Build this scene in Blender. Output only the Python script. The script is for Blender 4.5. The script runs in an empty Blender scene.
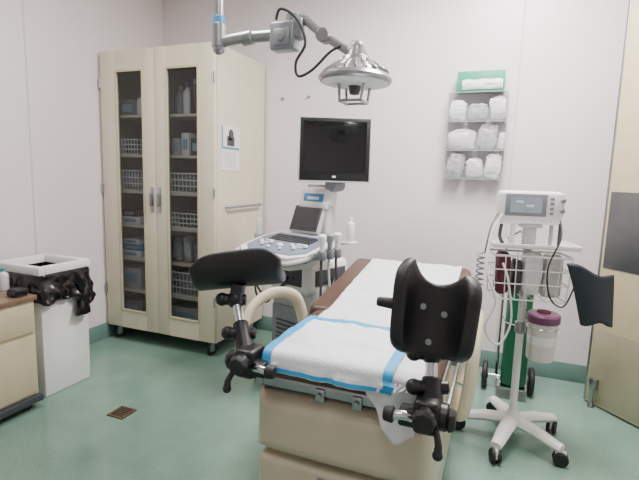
import bpy,bmesh,math,random
from math import sin,cos,radians,pi
from mathutils import Vector,Matrix,noise
random.seed(4)
C=bpy.context.scene.collection
V=Vector
# ---------------------------------------------------------------- camera
F=461.0;H=1.38
YAW=radians(21.3);PIT=radians(7.9);ROLL=radians(1.74)
fw=V((-sin(YAW)*cos(PIT),cos(YAW)*cos(PIT),-sin(PIT)))
r0=V((cos(YAW),sin(YAW),0));u0=r0.cross(fw)
RR=r0*cos(ROLL)+u0*sin(ROLL);UU=-r0*sin(ROLL)+u0*cos(ROLL)
cam=bpy.data.cameras.new('camera');co=bpy.data.objects.new('camera',cam);C.objects.link(co)
M=Matrix((RR,UU,-fw)).transposed().to_4x4();M.translation=V((0,0,H));co.matrix_world=M
cam.sensor_width=36;cam.lens=F/639*36;cam.clip_start=.05
bpy.context.scene.camera=co
def at(px,py,x=None,y=None,z=None):
    d=RR*((px-319.5)/F)-UU*((py-240)/F)+fw;o=V((0,0,H))
    t=(x/d.x) if x is not None else ((y/d.y) if y is not None else (z-H)/d.z)
    return o+d*t
# ---------------------------------------------------------------- materials
def lin(c):
    if isinstance(c,str):
        c=[int(c[i:i+2],16)/255 for i in (0,2,4)]
        c=[x/12.92 if x<=.04045 else ((x+.055)/1.055)**2.4 for x in c]
    return (*c[:3],1)
def mat(name,col,rough=.5,metal=0,var=.06,scale=12,bump=0,bscale=60,coat=0,emit=0,trans=0,speck=None):
    m=bpy.data.materials.new(name);m.use_nodes=True;n=m.node_tree;b=n.nodes['Principled BSDF']
    c=lin(col);tc=n.nodes.new('ShaderNodeTexCoord')
    no=n.nodes.new('ShaderNodeTexNoise');no.inputs['Scale'].default_value=scale;no.inputs['Detail'].default_value=4
    n.links.new(tc.outputs['Object'],no.inputs['Vector'])
    cr=n.nodes.new('ShaderNodeValToRGB');cr.color_ramp.elements[0].position=.3;cr.color_ramp.elements[1].position=.7
    cr.color_ramp.elements[0].color=(*[x*(1-var) for x in c[:3]],1);cr.color_ramp.elements[1].color=(*[min(1,x*(1+var)) for x in c[:3]],1)
    n.links.new(no.outputs['Fac'],cr.inputs['Fac']);out=cr.outputs['Color']
    if speck:
        v=n.nodes.new('ShaderNodeTexNoise');v.inputs['Scale'].default_value=speck[1];v.inputs['Detail'].default_value=2
        n.links.new(tc.outputs['Object'],v.inputs['Vector'])
        r=n.nodes.new('ShaderNodeValToRGB');r.color_ramp.elements[0].position=.55;r.color_ramp.elements[1].position=.68
        r.color_ramp.elements[0].color=(0,0,0,1);r.color_ramp.elements[1].color=(1,1,1,1)
        n.links.new(v.outputs['Fac'],r.inputs['Fac'])
        mx=n.nodes.new('ShaderNodeMixRGB');n.links.new(r.outputs['Color'],mx.inputs[0]);n.links.new(out,mx.inputs[1]);mx.inputs[2].default_value=lin(speck[0]);out=mx.outputs[0]
    n.links.new(out,b.inputs['Base Color'])
    b.inputs['Roughness'].default_value=rough;b.inputs['Metallic'].default_value=metal
    b.inputs['Coat Weight'].default_value=coat;b.inputs['Transmission Weight'].default_value=trans
    if emit:
        n.links.new(out,b.inputs['Emission Color']);b.inputs['Emission Strength'].default_value=emit
    if bump:
        bn=n.nodes.new('ShaderNodeTexNoise');bn.inputs['Scale'].default_value=bscale;bn.inputs['Detail'].default_value=3
        n.links.new(tc.outputs['Object'],bn.inputs['Vector'])
        bp=n.nodes.new('ShaderNodeBump');bp.inputs['Strength'].default_value=bump;bp.inputs['Distance'].default_value=.005
        n.links.new(bn.outputs['Fac'],bp.inputs['Height']);n.links.new(bp.outputs['Normal'],b.inputs['Normal'])
    return m
def clear(name,tint,gl=.06,gain=.5,rough=.04,diff=0):
    m=bpy.data.materials.new(name);m.use_nodes=True;n=m.node_tree;n.nodes.clear()
    o=n.nodes.new('ShaderNodeOutputMaterial');t=n.nodes.new('ShaderNodeBsdfTransparent');g=n.nodes.new('ShaderNodeBsdfGlossy')
    t.inputs[0].default_value=lin(tint);g.inputs['Roughness'].default_value=rough
    l=n.nodes.new('ShaderNodeLayerWeight');l.inputs[0].default_value=.3
    p=n.nodes.new('ShaderNodeMath');p.operation='POWER';p.inputs[1].default_value=2.5
    q=n.nodes.new('ShaderNodeMath');q.operation='MULTIPLY_ADD';q.inputs[1].default_value=gain;q.inputs[2].default_value=gl
    n.links.new(l.outputs['Facing'],p.inputs[0]);n.links.new(p.outputs[0],q.inputs[0])
    x=n.nodes.new('ShaderNodeMixShader');n.links.new(q.outputs[0],x.inputs[0]);n.links.new(t.outputs[0],x.inputs[1]);n.links.new(g.outputs[0],x.inputs[2])
    fin=x
    if diff:
        d=n.nodes.new('ShaderNodeBsdfDiffuse');d.inputs[0].default_value=lin('EEF0F4')
        y=n.nodes.new('ShaderNodeMixShader');y.inputs[0].default_value=diff;n.links.new(x.outputs[0],y.inputs[1]);n.links.new(d.outputs[0],y.inputs[2]);fin=y
    n.links.new(fin.outputs[0],o.inputs[0])
    return m
K={}
K['wall']=mat('wall_paint','DED6D9',.36,var=.02,scale=2,bump=.05,bscale=25)
K['seam']=mat('wall_seam','CDC6C9',.5)
K['ceil']=mat('ceiling_paint','E8E6E2',.8)
K['floor']=mat('floor_vinyl','6F8D80',.16,var=.10,scale=5,speck=('86A093',150))
K['base']=mat('baseboard_vinyl','6C8983',.45)
K['cream']=mat('cream_enamel','D2CAB4',.34,var=.03)
K['cream2']=mat('ivory_plastic','D9CFB4',.35,var=.03)
K['beige']=mat('beige_enamel','BFB396',.4,var=.04)
K['tbase']=mat('cream_table_shell','C3B9A1',.3,.08,var=.04)
K['brown']=mat('brown_vinyl','4C362C',.4,bump=.15,bscale=220)
K['woodtop']=mat('brown_laminate','75614F',.4,var=.15)
K['white']=mat('white_plastic','E2E2E2',.35,var=.02)
K['paper']=mat('exam_paper','DADADF',.75,var=.03,bump=.5,bscale=35)
K['pad']=mat('underpad_fleece','E4E8EE',.85,var=.03,bump=.5,bscale=90)
K['blue']=mat('blue_tape','2F9FDC',.45)
K['black']=mat('black_padding','121214',.46,bump=.2,bscale=260)
K['blackp']=mat('black_plastic','131417',.4)
K['rubber']=mat('black_rubber','1B1B1D',.6)
K['bag']=mat('black_bag_film','0A0A0C',.22,bump=.6,bscale=35)
K['chrome']=mat('chrome','C8CACD',.18,1)
K['steel']=mat('brushed_steel','A4A6AA',.36,1,var=.1)
K['silver']=mat('silver_enamel','A3A4A7',.28,.85)
K['boom']=mat('grey_joint_enamel','85898F',.35,.3)
K['grey']=mat('grey_plastic','7C8087',.45)
K['kbd']=mat('grey_blue_panel','6F7C90',.4)
K['lgrey']=mat('light_grey_plastic','AEB0B2',.45)
K['dgrey']=mat('dark_grey_plastic','3A3D42',.45)
K['screen']=mat('dark_screen','08090D',.12,coat=.5)
K['lcd']=mat('pale_display','8C98A3',.25,emit=.2)
K['glass']=clear('cabinet_glass','BCC1C3',.05,.4)
K['acryl']=clear('clear_acrylic','F0F2F4',.08,.6,.08,.12)
K['green']=mat('oxygen_green','0D5036',.3)
K['gbox']=mat('green_card','2C9070',.5)
K['maroon']=mat('maroon_cloth','5A2233',.7)
K['purple']=mat('purple_plastic','6C3A5E',.3)
K['navy']=mat('navy_nylon','1B252D',.6,bump=.2,bscale=150)
K['tan']=mat('tan_door_paint','C2B494',.4,var=.05)
K['kick']=mat('grey_kick_plate','AEA68C',.3,.4)
K['plate']=mat('grey_push_plate','6D6E72',.3,.7)
K['rust']=mat('rusty_drain','5E4936',.5,.4,var=.3,scale=40)
K['teal']=mat('teal_cap','2E8C86',.4)
K['inside']=mat('cabinet_interior','A8A296',.6)
K['card']=mat('white_card','DADBDC',.6)
K['cardb']=mat('pale_blue_card','8CA6BA',.6)
K['amber']=mat('dark_bottle','2E2A2C',.3)
K['sky']=mat('blue_plastic','3C7EAE',.35)
K['lamp']=mat('lamp_panel','FFFFFF',.5,emit=2.5)
K['pack']=mat('plastic_packet','CFCACF',.2,var=.16,scale=25,bump=.6,bscale=30)
K['gpack']=mat('grey_packet','A3A1A8',.2,var=.28,scale=25,bump=.6,bscale=30)
K['tub']=mat('whitish_tub','CBC9C4',.35,var=.05)
# ---------------------------------------------------------------- mesh tools
ORG={}
class MB:
    def __init__(s): s.bm=bmesh.new()
    def merge(s,t,M=None):
        if M is not None: bmesh.ops.transform(t,matrix=M,verts=t.verts[:])
        me=bpy.data.meshes.new('t');t.to_mesh(me);t.free();s.bm.from_mesh(me);bpy.data.meshes.remove(me);return s
    def box(s,c,d,rot=None,bev=0,seg=2,taper=None):
        t=bmesh.new();bmesh.ops.create_cube(t,size=1)
        for v in t.verts:
            if taper and v.co.z<0: v.co.x*=taper;v.co.y*=taper
            v.co=V((v.co.x*d[0],v.co.y*d[1],v.co.z*d[2]))
        if bev: bmesh.ops.bevel(t,geom=t.edges[:],offset=bev,segments=seg,profile=.5,affect='EDGES')
        return s.merge(t,Matrix.Translation(V(c))@(rot if rot is not None else Matrix.Identity(4)))
    def mbox(s,M,d,bev=0,seg=2):
        t=bmesh.new();bmesh.ops.create_cube(t,size=1)
        for v in t.verts: v.co=V((v.co.x*d[0],v.co.y*d[1],v.co.z*d[2]))
        if bev: bmesh.ops.bevel(t,geom=t.edges[:],offset=bev,segments=seg,profile=.5,affect='EDGES')
        return s.merge(t,M)
    def span(s,a,b,bev=0,seg=2):
        a=V(a);b=V(b);return s.box((a+b)/2,[abs(x) for x in (b-a)],None,bev,seg)
    def tube(s,pts,r,n=10,smooth=False,closed=False,flat=1):
        pts=[V(p) for p in pts]
        if smooth:
            q=[];m=len(pts);rng=range(m if closed else m-1)
            for i in rng:
                g=lambda k: pts[k%m] if closed else pts[max(0,min(m-1,k))]
                a,b,c,d=g(i-1),g(i),g(i+1),g(i+2)
                for k in range(6):
                    t=k/6;q.append(.5*((2*b)+(c-a)*t+(2*a-5*b+4*c-d)*t*t+(3*b-a-3*c+d)*t**3))
            if not closed:q.append(pts[-1])
            pts=q
        m=len(pts);rs=r if isinstance(r,(list,tuple)) else None
        bm=s.bm;rings=[];up=None
        for i,p in enumerate(pts):
            if closed: d=pts[(i+1)%m]-pts[i-1]
            else: d=pts[min(m-1,i+1)]-pts[max(0,i-1)]
            d.normalize()
            if up is None: up=d.orthogonal().normalized() if abs(d.z)>.95 else V((0,0,1))
            x=d.cross(up)
            if x.length<1e-4:x=d.orthogonal()
            x.normalize();up=x.cross(d).normalized()
            rad=rs[min(len(rs)-1,int(i*len(rs)/m))] if rs else r
            rings.append([bm.verts.new(p+x*cos(2*pi*k/n)*rad*flat+up*sin(2*pi*k/n)*rad) for k in range(n)])
        for i in range(m if closed else m-1):
            a=rings[i];b=rings[(i+1)%m]
            for k in range(n): bm.faces.new((a[k],a[(k+1)%n],b[(k+1)%n],b[k]))
        if not closed:
            bm.faces.new(rings[0][::-1]);bm.faces.new(rings[-1])
        return s
    def lathe(s,prof,o=(0,0,0),ax=(0,0,1),n=28):
        t=bmesh.new();rings=[]
        for r,z in prof:
            rings.append([t.verts.new((max(r,.0002)*cos(2*pi*k/n),max(r,.0002)*sin(2*pi*k/n),z)) for k in range(n)])
        for i in range(len(rings)-1):
            for k in range(n): t.faces.new((rings[i][k],rings[i][(k+1)%n],rings[i+1][(k+1)%n],rings[i+1][k]))
        t.faces.new(rings[0][::-1]);t.faces.new(rings[-1])
        q=V((0,0,1)).rotation_difference(V(ax).normalized())
        return s.merge(t,Matrix.Translation(V(o))@q.to_matrix().to_4x4())
    def cyl(s,a,b,r,r2=None,n=20,bev=0):
        a=V(a);b=V(b);L=(b-a).length;r2=r if r2 is None else r2
        pr=[(r-bev,0),(r,bev),(r2,L-bev),(r2-bev,L)] if bev else [(r,0),(r2,L)]
        return s.lathe(pr,a,b-a,n)
    def ball(s,c,r,sc=(1,1,1),n=16):
        t=bmesh.new();bmesh.ops.create_uvsphere(t,u_segments=n,v_segments=n//2+2,radius=r)
        return s.merge(t,Matrix.Translation(V(c))@Matrix.Diagonal((*sc,1)))
    def grid(s,fn,nu,nv,wrap=False):
        g=[[s.bm.verts.new(fn(i/(nu-1 if not wrap else nu),j/(nv-1))) for j in range(nv)] for i in range(nu)]
        for i in range(nu if wrap else nu-1):
            a=g[i];b=g[(i+1)%nu]
            for j in range(nv-1): s.bm.faces.new((a[j],b[j],b[j+1],a[j+1]))
        return s
    def prism(s,poly,h,M):
        t=bmesh.new();b=[t.verts.new((x,y,-h/2)) for x,y in poly];u=[t.verts.new((x,y,h/2)) for x,y in poly]
        t.faces.new(b[::-1]);t.faces.new(u);m=len(poly)
        for i in range(m): t.faces.new((b[i],b[(i+1)%m],u[(i+1)%m],u[i]))
        return s.merge(t,M)
    def build(s,name,m,parent=None,solid=0,sub=0,ang=38):
        bmesh.ops.recalc_face_normals(s.bm,faces=s.bm.faces[:])
        me=bpy.data.meshes.new(name);s.bm.to_mesh(me);s.bm.free()
        o=bpy.data.objects.new(name,me);C.objects.link(o)
        me.materials.append(K[m] if isinstance(m,str) else m)
        for p in me.polygons:p.use_smooth=True
        me.set_sharp_from_angle(angle=radians(ang))
        if parent is not None:
            off=ORG[parent.name];me.transform(Matrix.Translation(-off));o.parent=parent;ORG[o.name]=off
        else:
            xs=[v.co for v in me.vertices]
            lo=V([min(v[i] for v in xs) for i in range(3)]);hi=V([max(v[i] for v in xs) for i in range(3)])
            off=V(((lo.x+hi.x)/2,(lo.y+hi.y)/2,lo.z));me.transform(Matrix.Translation(-off));o.location=off;ORG[o.name]=off
        if solid:
            q=o.modifiers.new('thickness','SOLIDIFY');q.thickness=solid;q.offset=0
        if sub:
            q=o.modifiers.new('smooth','SUBSURF');q.levels=sub;q.render_levels=sub
        return o
def tag(o,label,cat,group=None):
    o['label']=label;o['category']=cat
    if group:o['group']=group
    return o
def thing(name,label,cat,loc,rz=0,group=None,local=False):
    o=bpy.data.objects.new(name,None);C.objects.link(o);o.location=loc;o.rotation_euler=(0,0,rz);o.empty_display_size=.1
    ORG[o.name]=V((0,0,0)) if local else V(loc)
    return tag(o,label,cat,group)
def struct(o): o['kind']='structure';return o
def B(): return MB()
def rz(a): return Matrix.Rotation(a,4,'Z')
def rx(a): return Matrix.Rotation(a,4,'X')
def T(*a): return Matrix.Translation(V(a))
def basis(ex,ey,ez,o=(0,0,0)):
    m=Matrix((V(ex),V(ey),V(ez))).transposed().to_4x4();m.translation=V(o);return m
# ---------------------------------------------------------------- room
YW=3.54;XL=-2.96;XR=1.30;ZC=3.0
struct(B().span((XL-.1,-1.6,-.1),(XR+.1,YW+.1,0)).build('floor','floor'))
struct(B().span((XL-.1,-1.6,ZC),(XR+.1,YW+.1,ZC+.1)).build('ceiling','ceil'))
struct(B().span((XL-.1,YW,0),(XR+.1,YW+.1,ZC)).build('wall_back','wall'))
struct(B().span((XL-.1,-1.6,0),(XL,YW,ZC)).build('wall_left','wall'))
struct(B().span((XR,-1.6,0),(XR+.1,YW,ZC)).build('wall_right','wall'))
struct(B().span((XL-.1,-1.7,0),(XR+.1,-1.6,ZC)).build('wall_front','wall'))
for nm,a,b in (('baseboard_back',(XL,YW-.012,0),(XR,YW,.13)),('baseboard_left',(XL,-1.6,0),(XL+.012,YW-.012,.13)),('baseboard_right',(XR-.012,-1.6,0),(XR,YW-.012,.13))):
    struct(B().span(a,b,.003).build(nm,'base'))
p=at(517,100,y=YW)
struct(B().span((p.x-.006,YW-.004,.13),(p.x+.006,YW,ZC)).build('trim_1','seam'))
p=at(28,100,x=XL)
struct(B().span((XL,p.y-.006,.13),(XL+.004,p.y+.006,ZC)).build('trim_2','seam'))
# door, standing open
d0=V((.605,3.25,0));dd=V((.60,-.66,0)).normalized();dn=V((dd.y,-dd.x,0))
if dn.y>0: dn=-dn
dm=lambda s,z,o=0: d0+dd*s+dn*o+V((0,0,z))
door=struct(B().box(d0+dd*.45+V((0,0,1.265)),(.9,.042,2.50),basis(dd,-dn,(0,0,1)),.004).build('door_1','tan'))
def dbox(s0,s1,z0,z1,t,nm,m,par,bev=.002):
    c=dm((s0+s1)/2,(z0+z1)/2,.021+t/2);return B().box(c,(s1-s0,t,z1-z0),basis(dd,-dn,(0,0,1)),bev).build(nm,m,par)
kp=dbox(.025,.88,.03,.50,.003,'kick_plate','kick',door)
dbox(.03,.40,.88,1.34,.004,'push_plate','plate',door)
dbox(.0,.014,.02,2.50,.002,'edge_guard','steel',door,.0005)
b=B()
b.box(dm(.07,.15,.04),(.045,.03,.07),basis(dd,-dn,(0,0,1)),.003);b.cyl(dm(.07,.015,.045),dm(.07,.15,.045),.010);b.cyl(dm(.07,.003,.045),dm(.07,.03,.045),.02,.015)
b.build('door_stop','steel',door)
for k,(px,py) in enumerate(((283,99),(309,97))):
    p=at(px,py,y=YW)
    tag(B().cyl((p.x,YW,p.z),(p.x,YW-.012,p.z),.012,.009).cyl((p.x,YW-.012,p.z),(p.x,YW-.03,p.z+.006),.004).build('wall_hook','steel'),
        ['small metal wall hook beside the tall cabinet','small metal wall hook above the ultrasound screen'][k],'hook','wall hooks')
p=at(122,413,z=0)
dr=thing('floor_drain','square rusty brown drain cover set in the green floor','drain',(p.x,p.y,0))
B().box((p.x,p.y,.003),(.115,.115,.006),None,.002).build('cover','rust',dr)
b=B()
for k in range(5): b.box((p.x,p.y-.036+k*.018,.0068),(.08,.006,.002))
b.build('grate_slots','rubber',dr)
# ---------------------------------------------------------------- casters
def caster(b,w,x,y,r=.045,ztop=.12,ang=0,wd=.024):
    d=V((sin(ang),cos(ang),0));s=V((cos(ang),-sin(ang),0));c=V((x,y,r))-d*.015
    w.cyl(c-s*wd/2,c+s*wd/2,r,r,20,.004)
    for q in (-1,1): b.box(c+s*q*(wd/2+.003)+V((0,0,r*.45)),(.003,r*.9,r*1.3),basis(s,d,(0,0,1)))
    b.box(V((x,y,r*1.12+.004+r)),(wd+.014,r*1.3,.006),basis(s,d,(0,0,1)),.001)
    b.cyl((x,y,2*r),(x,y,ztop),.010)
# ---------------------------------------------------------------- supply cabinet
cx0,cx1,cy0,cy1,cz0,cz1=-2.935,-1.90,2.79,3.515,.115,2.27
cab=thing('supply_cabinet','tall cream metal supply cabinet with two glass doors on casters','cabinet',((cx0+cx1)/2,(cy0+cy1)/2,0))
b=B();t=.02;yb=cy0+.032
b.span((cx0,yb,cz0),(cx0+t,cy1,cz1));b.span((cx1-t,yb,cz0),(cx1,cy1,cz1));b.span((cx0+t,yb,cz1-.03),(cx1-t,cy1,cz1));b.span((cx0+t,yb,cz0),(cx1-t,cy1,cz0+.06))
b.span((cx0+t,cy1-.012,cz0+.06),(cx1-t,cy1,cz1-.03));xm=(cx0+cx1)/2
b.build('body','cream',cab)
B().span((xm-.01,yb+.02,cz0+.06),(xm+.01,cy1-.012,cz1-.03)).build('divider','inside',cab)
SH=[.42,.68,.95,1.22,1.50,1.80]
for z in SH:
    for a,c in ((cx0+t,xm-.01),(xm+.01,cx1-t)): B().span((a,yb+.03,z-.018),(c,cy1-.012,z)).build('shelf','cream',cab)
for k,(a,c,wa,wc) in enumerate(((cx0,xm-.002,119,144),(xm+.002,cx1,168,198))):
    wx0=at(wa,190,y=cy0).x;wx1=at(wc,190,y=cy0).x;wz1=2.11;wz0=.27
    b=B();y2=cy0+.03
    b.span((a,cy0,cz0+.005),(wx0,y2,cz1-.005),.003);b.span((wx1,cy0,cz0+.005),(c,y2,cz1-.005),.003)
    b.span((wx0,cy0,wz1),(wx1,y2,cz1-.005));b.span((wx0,cy0,cz0+.005),(wx1,y2,wz0))
    dr_=b.build('door','cream',cab)
    b=B()
    for (p,q) in (((wx0-.012,wz0-.012),(wx0+.003,wz1+.012)),((wx1-.003,wz0-.012),(wx1+.012,wz1+.012)),((wx0,wz0-.012),(wx1,wz0+.003)),((wx0,wz1-.003),(wx1,wz1+.012))):
        b.span((p[0],cy0-.005,p[1]),(q[0],cy0+.002,q[1]),.001)
    b.build('window_trim','beige',dr_)
    B().grid(lambda u,v:V((wx0+(wx1-wx0)*u,cy0+.014,wz0+(wz1-wz0)*v)),2,2).build('glass_pane','glass',dr_)
    hx=xm+(-.035 if k==0 else .035)
    b=B().span((hx-.014,cy0-.006,1.07),(hx+.014,cy0,1.26),.002).box((hx,cy0-.02,1.165),(.016,.028,.1),None,.005).cyl((hx,cy0-.008,1.235),(hx,cy0,1.235),.008)
    b.build('handle','steel',dr_)
    ex=cx0 if k==0 else cx1
    for hz in (.4,1.2,2.0): B().cyl((ex,cy0-.003,hz),(ex,cy0-.003,hz+.07),.007).build('hinge','steel',dr_)
for x in (cx0+.07,cx1-.06):
    for y in (cy0+.07,cy1-.07):
        w=B();b=B();caster(b,w,x,y,.042,cz0,.5);o=w.build('caster_wheel','rubber',cab);b.build('caster_fork','steel',o)
b=B();hz=1.13
b.tube([(cx1,cy0+.14,hz),(cx1+.035,cy0+.155,hz),(cx1+.04,cy0+.18,hz),(cx1+.04,cy0+.60,hz),(cx1+.035,cy0+.625,hz),(cx1,cy0+.64,hz)],.010)
b.build('push_handle','steel',cab)
pa=at(221,124,x=cx1);pb=at(239,171,x=cx1)
nt=thing('paper_notice','white paper notice with a dark picture on the side of the cabinet','notice',(cx1+.002,(pa.y+pb.y)/2,pb.z))
ym=(pa.y+pb.y)/2
B().box((cx1+.0025,ym,(pa.z+pb.z)/2),(.002,pb.y-pa.y,pa.z-pb.z)).build('sheet','card',nt)
hh=pa.z-pb.z;ww=pb.y-pa.y
B().box((cx1+.004,ym,pb.z+hh*.66),(.001,ww*.4,hh*.22)).ball((cx1+.004,ym+ww*.02,pb.z+hh*.82),ww*.14,(.1,1,1)).box((cx1+.004,ym-ww*.02,pb.z+hh*.76),(.001,ww*.18,hh*.16)).build('picture','dgrey',nt)
B().box((cx1+.004,ym-ww*.45,pb.z+hh*.75),(.001,ww*.06,hh*.45)).box((cx1+.004,ym,pb.z+hh*.5),(.001,ww*.96,hh*.045)).build('blue_strip','sky',nt)
b=B()
for k in range(7): b.box((cx1+.004,ym-.01+.01*(k%2),pb.z+hh*(.08+k*.05)),(.001,ww*.6,hh*.008))
b.build('printed_lines','lgrey',nt)
# supplies
def wire_basket(nm,x,y,z,w,d,h,label,group,m='white'):
    t=thing(nm,label,'basket',(x,y,z),0,group,local=True);b=B();r=.004
    def R_(zz,f=1): b.tube([(-w/2*f,-d/2*f,zz),(w/2*f,-d/2*f,zz),(w/2*f,d/2*f,zz),(-w/2*f,d/2*f,zz)],r*1.2,4,False,True)
    R_(h-.004);R_(.004,.94)
    for q in (.35,.65):R_(h*q,.97)
    n=8
    for k in range(n+1):
        u=-.5+k/n
        for s in (-1,1): b.tube([(u*w*.95,s*d/2*.94,.004),(u*w,s*d/2,h-.004)],r*.7,4)
    for k in range(7):
        u=-.5+k/6
        for s in (-1,1): b.tube([(s*w/2*.94,u*d*.94,.004),(s*w/2,u*d,h-.004)],r*.7,4)
        b.tube([(-w/2*.94,u*d*.94,.004),(w/2*.94,u*d*.94,.004)],r*.7,4)
    b.build('wire_frame',m,t);return t
def carton(x,y,z,w,d,h,m,label,rot=0,group='cartons in the supply cabinet',cat='box'):
    t=thing('supply_carton',label,cat,(x,y,z),rot,group,local=True)
    B().box((0,0,h/2),(w,d,h),None,.002).build('carton_body',m,t)
    B().box((0,-d/2-.0005,h*.5),(w*.6,.001,h*.45)).build('carton_label','cardb' if m!='cardb' else 'card',t)
    return t
def bottle(x,y,z,r,h,m,cap,label,group='bottles in the supply cabinet'):
    t=thing('bottle',label,'bottle',(x,y,z),0,group,local=True)
    B().lathe([(r*.9,0),(r,.006),(r,h*.68),(r*.85,h*.76),(r*.4,h*.84),(r*.38,h*.88)],n=18).build('bottle_body',m,t)
    B().lathe([(r*.45,h*.86),(r*.45,h*.98),(r*.4,h)],n=14).build('cap',cap,t)
    return t
def packet(x,y,z,sx,sy,sz,m,label,group,seed=0,cat='packet',pw=.42,rot=0,amp=1,tilt=0,fold=0):
    b=B();t=bmesh.new();bmesh.ops.create_icosphere(t,subdivisions=4,radius=1)
    for v in t.verts:
        c=v.co.copy();n=noise.noise(c*1.7+V((seed*3.1,0,0)))*.25+noise.noise(c*5+V((seed,5,0)))*.16+abs(noise.noise(c*3.2+V((seed,1,9))))*fold
        sq=lambda a:(abs(a)**pw)*(1 if a>0 else -1)
        v.co=V((sq(c.x)*sx/2,sq(c.y)*sy/2,sq(c.z)*sz/2))*(.8+n*.5*amp)
    bmesh.ops.rotate(t,verts=t.verts[:],cent=(0,0,0),matrix=Matrix.Rotation(tilt,3,'Y'))
    lo=min(v.co.z for v in t.verts)
    b.merge(t,Matrix.Translation((x,y,z-lo))@rz(rot));return tag(b.build('supply_packet',m),label,cat,group)
LX,RX,YF=-2.775,-2.235,2.985
carton(LX-.03,YF,SH[5]+.0005,.14,.14,.13,'grey','grey carton on the top shelf behind the left glass door',.15)
bottle(LX+.08,YF-.03,SH[5]+.0005,.03,.17,'white','teal','white bottle on the top shelf behind the left glass door')
wire_basket('wire_basket',LX,YF,SH[4]+.001,.24,.24,.12,'white wire basket on second shelf behind left glass door','wire baskets in the supply cabinet')
packet(LX,YF,SH[4]+.01,.19,.19,.12,'dgrey','dark wrapped bundle inside the upper left wire basket','bundles in the cabinet',1,'bundle')
wire_basket('wire_basket',LX,YF,SH[3]+.001,.24,.24,.16,'white wire basket on third shelf behind left glass door','wire baskets in the supply cabinet')
packet(LX,YF,SH[3]+.01,.19,.19,.16,'gpack','pale plastic packets inside the lower left wire basket','bundles in the cabinet',2,'bundle')
carton(LX-.0,YF,SH[2]+.0005,.2,.2,.06,'card','flat white carton under another at left cabinet shelf',.05)
carton(LX,YF,SH[2]+.0615,.17,.18,.05,'maroon','flat dark red carton stacked on a white carton',-.12)
carton(LX-.0,YF,SH[1]+.0005,.22,.2,.055,'card','lowest flat white folder box behind the left glass door')
carton(LX+.01,YF,SH[1]+.0565,.2,.19,.05,'sky','blue flat box on a white folder box, left door',.08)
carton(LX+.01,YF,SH[1]+.1075,.18,.18,.04,'card','white flat box on top of the blue one, left door',-.08)
carton(LX-.0,YF,SH[0]+.0005,.21,.2,.17,'lgrey','pale grey carton low behind the left glass door')
carton(LX,YF,cz0+.0605,.22,.2,.14,'grey','dark carton on the cabinet floor at left')
for k in range(3):
    bottle(RX-.10+k*.08,YF-.02*k,SH[5]+.0005,.034,.22+.02*k,['grey','white','amber'][k],['white','sky','card'][k],['grey bottle with white cap on top right shelf','white bottle with blue cap beside a dark bottle','tall dark bottle with white cap on top right shelf'][k])
carton(RX+.0,YF+.2,SH[5]+.0005,.28,.14,.26,'grey','large grey carton behind the bottles on top right shelf')
for k in range(3):
    carton(RX-.09+k*.085,YF,SH[4]+.0005,.070,.15,.13+.04*(k%2),['lgrey','card','dgrey'][k],['grey carton left of a taller white carton, right door','taller white carton between grey and dark cartons','dark carton right of a tall white carton, right door'][k])
wire_basket('wire_basket',RX,YF,SH[3]+.001,.28,.24,.15,'white wire basket at mid height behind right glass door','wire baskets in the supply cabinet')
packet(RX,YF,SH[3]+.01,.22,.19,.14,'grey','grey bundle inside the right upper wire basket','bundles in the cabinet',4,'bundle')
wire_basket('wire_basket',RX,YF,SH[2]+.001,.28,.24,.12,'white wire basket just below mid height behind right glass door','wire baskets in the supply cabinet')
packet(RX,YF,SH[2]+.01,.22,.19,.12,'dgrey','dark linen bundle inside right lower wire basket','bundles in the cabinet',5,'bundle')
for k in range(3):
    packet(RX-.095+k*.095,YF,SH[1]+.001,.10,.2,.24,['pack','card','gpack'][k],['upright pale bag at left on the fifth shelf, right door','upright white bag in middle of fifth shelf, right door','upright grey bag at right of fifth shelf, right door'][k],'bags on the low cabinet shelves',6+k,'bag')
wire_basket('wire_basket',RX,YF,SH[0]+.001,.28,.24,.19,'deep white wire basket low behind right glass door','wire baskets in the supply cabinet')
packet(RX,YF,SH[0]+.01,.21,.18,.20,'gpack','pale grey bag filling the deepest wire basket','bags on the low cabinet shelves',12,'bag')
carton(RX-.0,YF,cz0+.0605,.26,.2,.15,'lgrey','grey carton on the cabinet floor at right')
# ---------------------------------------------------------------- bin
bx0,bx1,by0,by1=-2.84,-2.46,1.85,2.19
bn=thing('waste_bin','tall white waste bin lined with a black plastic bag','bin',((bx0+bx1)/2,(by0+by1)/2,0))
b=B();bc=((bx0+bx1)/2,(by0+by1)/2)
b.box((bc[0],bc[1],.36),(bx1-bx0-.005,by1-by0-.005,.72),None,.012,2,.985)
b.build('bin_body','white',bn)
b=B();zt=.79
for (a,c) in (((bx0-.012,by0-.012),(bx1+.012,by0+.03)),((bx0-.012,by1-.03),(bx1+.012,by1+.012)),((bx0-.012,by0+.03),(bx0+.03,by1-.03)),((bx1-.03,by0+.03),(bx1+.012,by1-.03))):
    b.span((a[0],a[1],zt-.035),(c[0],c[1],zt+.015),.006)
b.build('rim','white',bn)
def bag(u,v):
    a=2*pi*u;w=(bx1-bx0)/2+.010;d=(by1-by0)/2+.010
    ca,sa=cos(a),sin(a);k=1/max(abs(ca),abs(sa),1e-3);k=min(k,1.3)
    n=noise.noise(V((ca*3,sa*3,v*2)))*.03+noise.noise(V((ca*9,sa*9,v*5)))*.014
    low=.17+.03*noise.noise(V((ca*2,sa*2,7)))
    tl=max(0,1-abs(((a-.5+pi)%(2*pi))-pi)/.35)
    g=1+(n+.016)*(v**.7)*1.6/.2
    return V((bc[0]+ca*w*k*g+tl*v*.04,bc[1]+sa*d*k*g,zt-.03-v*(low+tl*.06)))
B().grid(bag,110,14,True).build('bin_bag','bag',bn,solid=.002)
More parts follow.
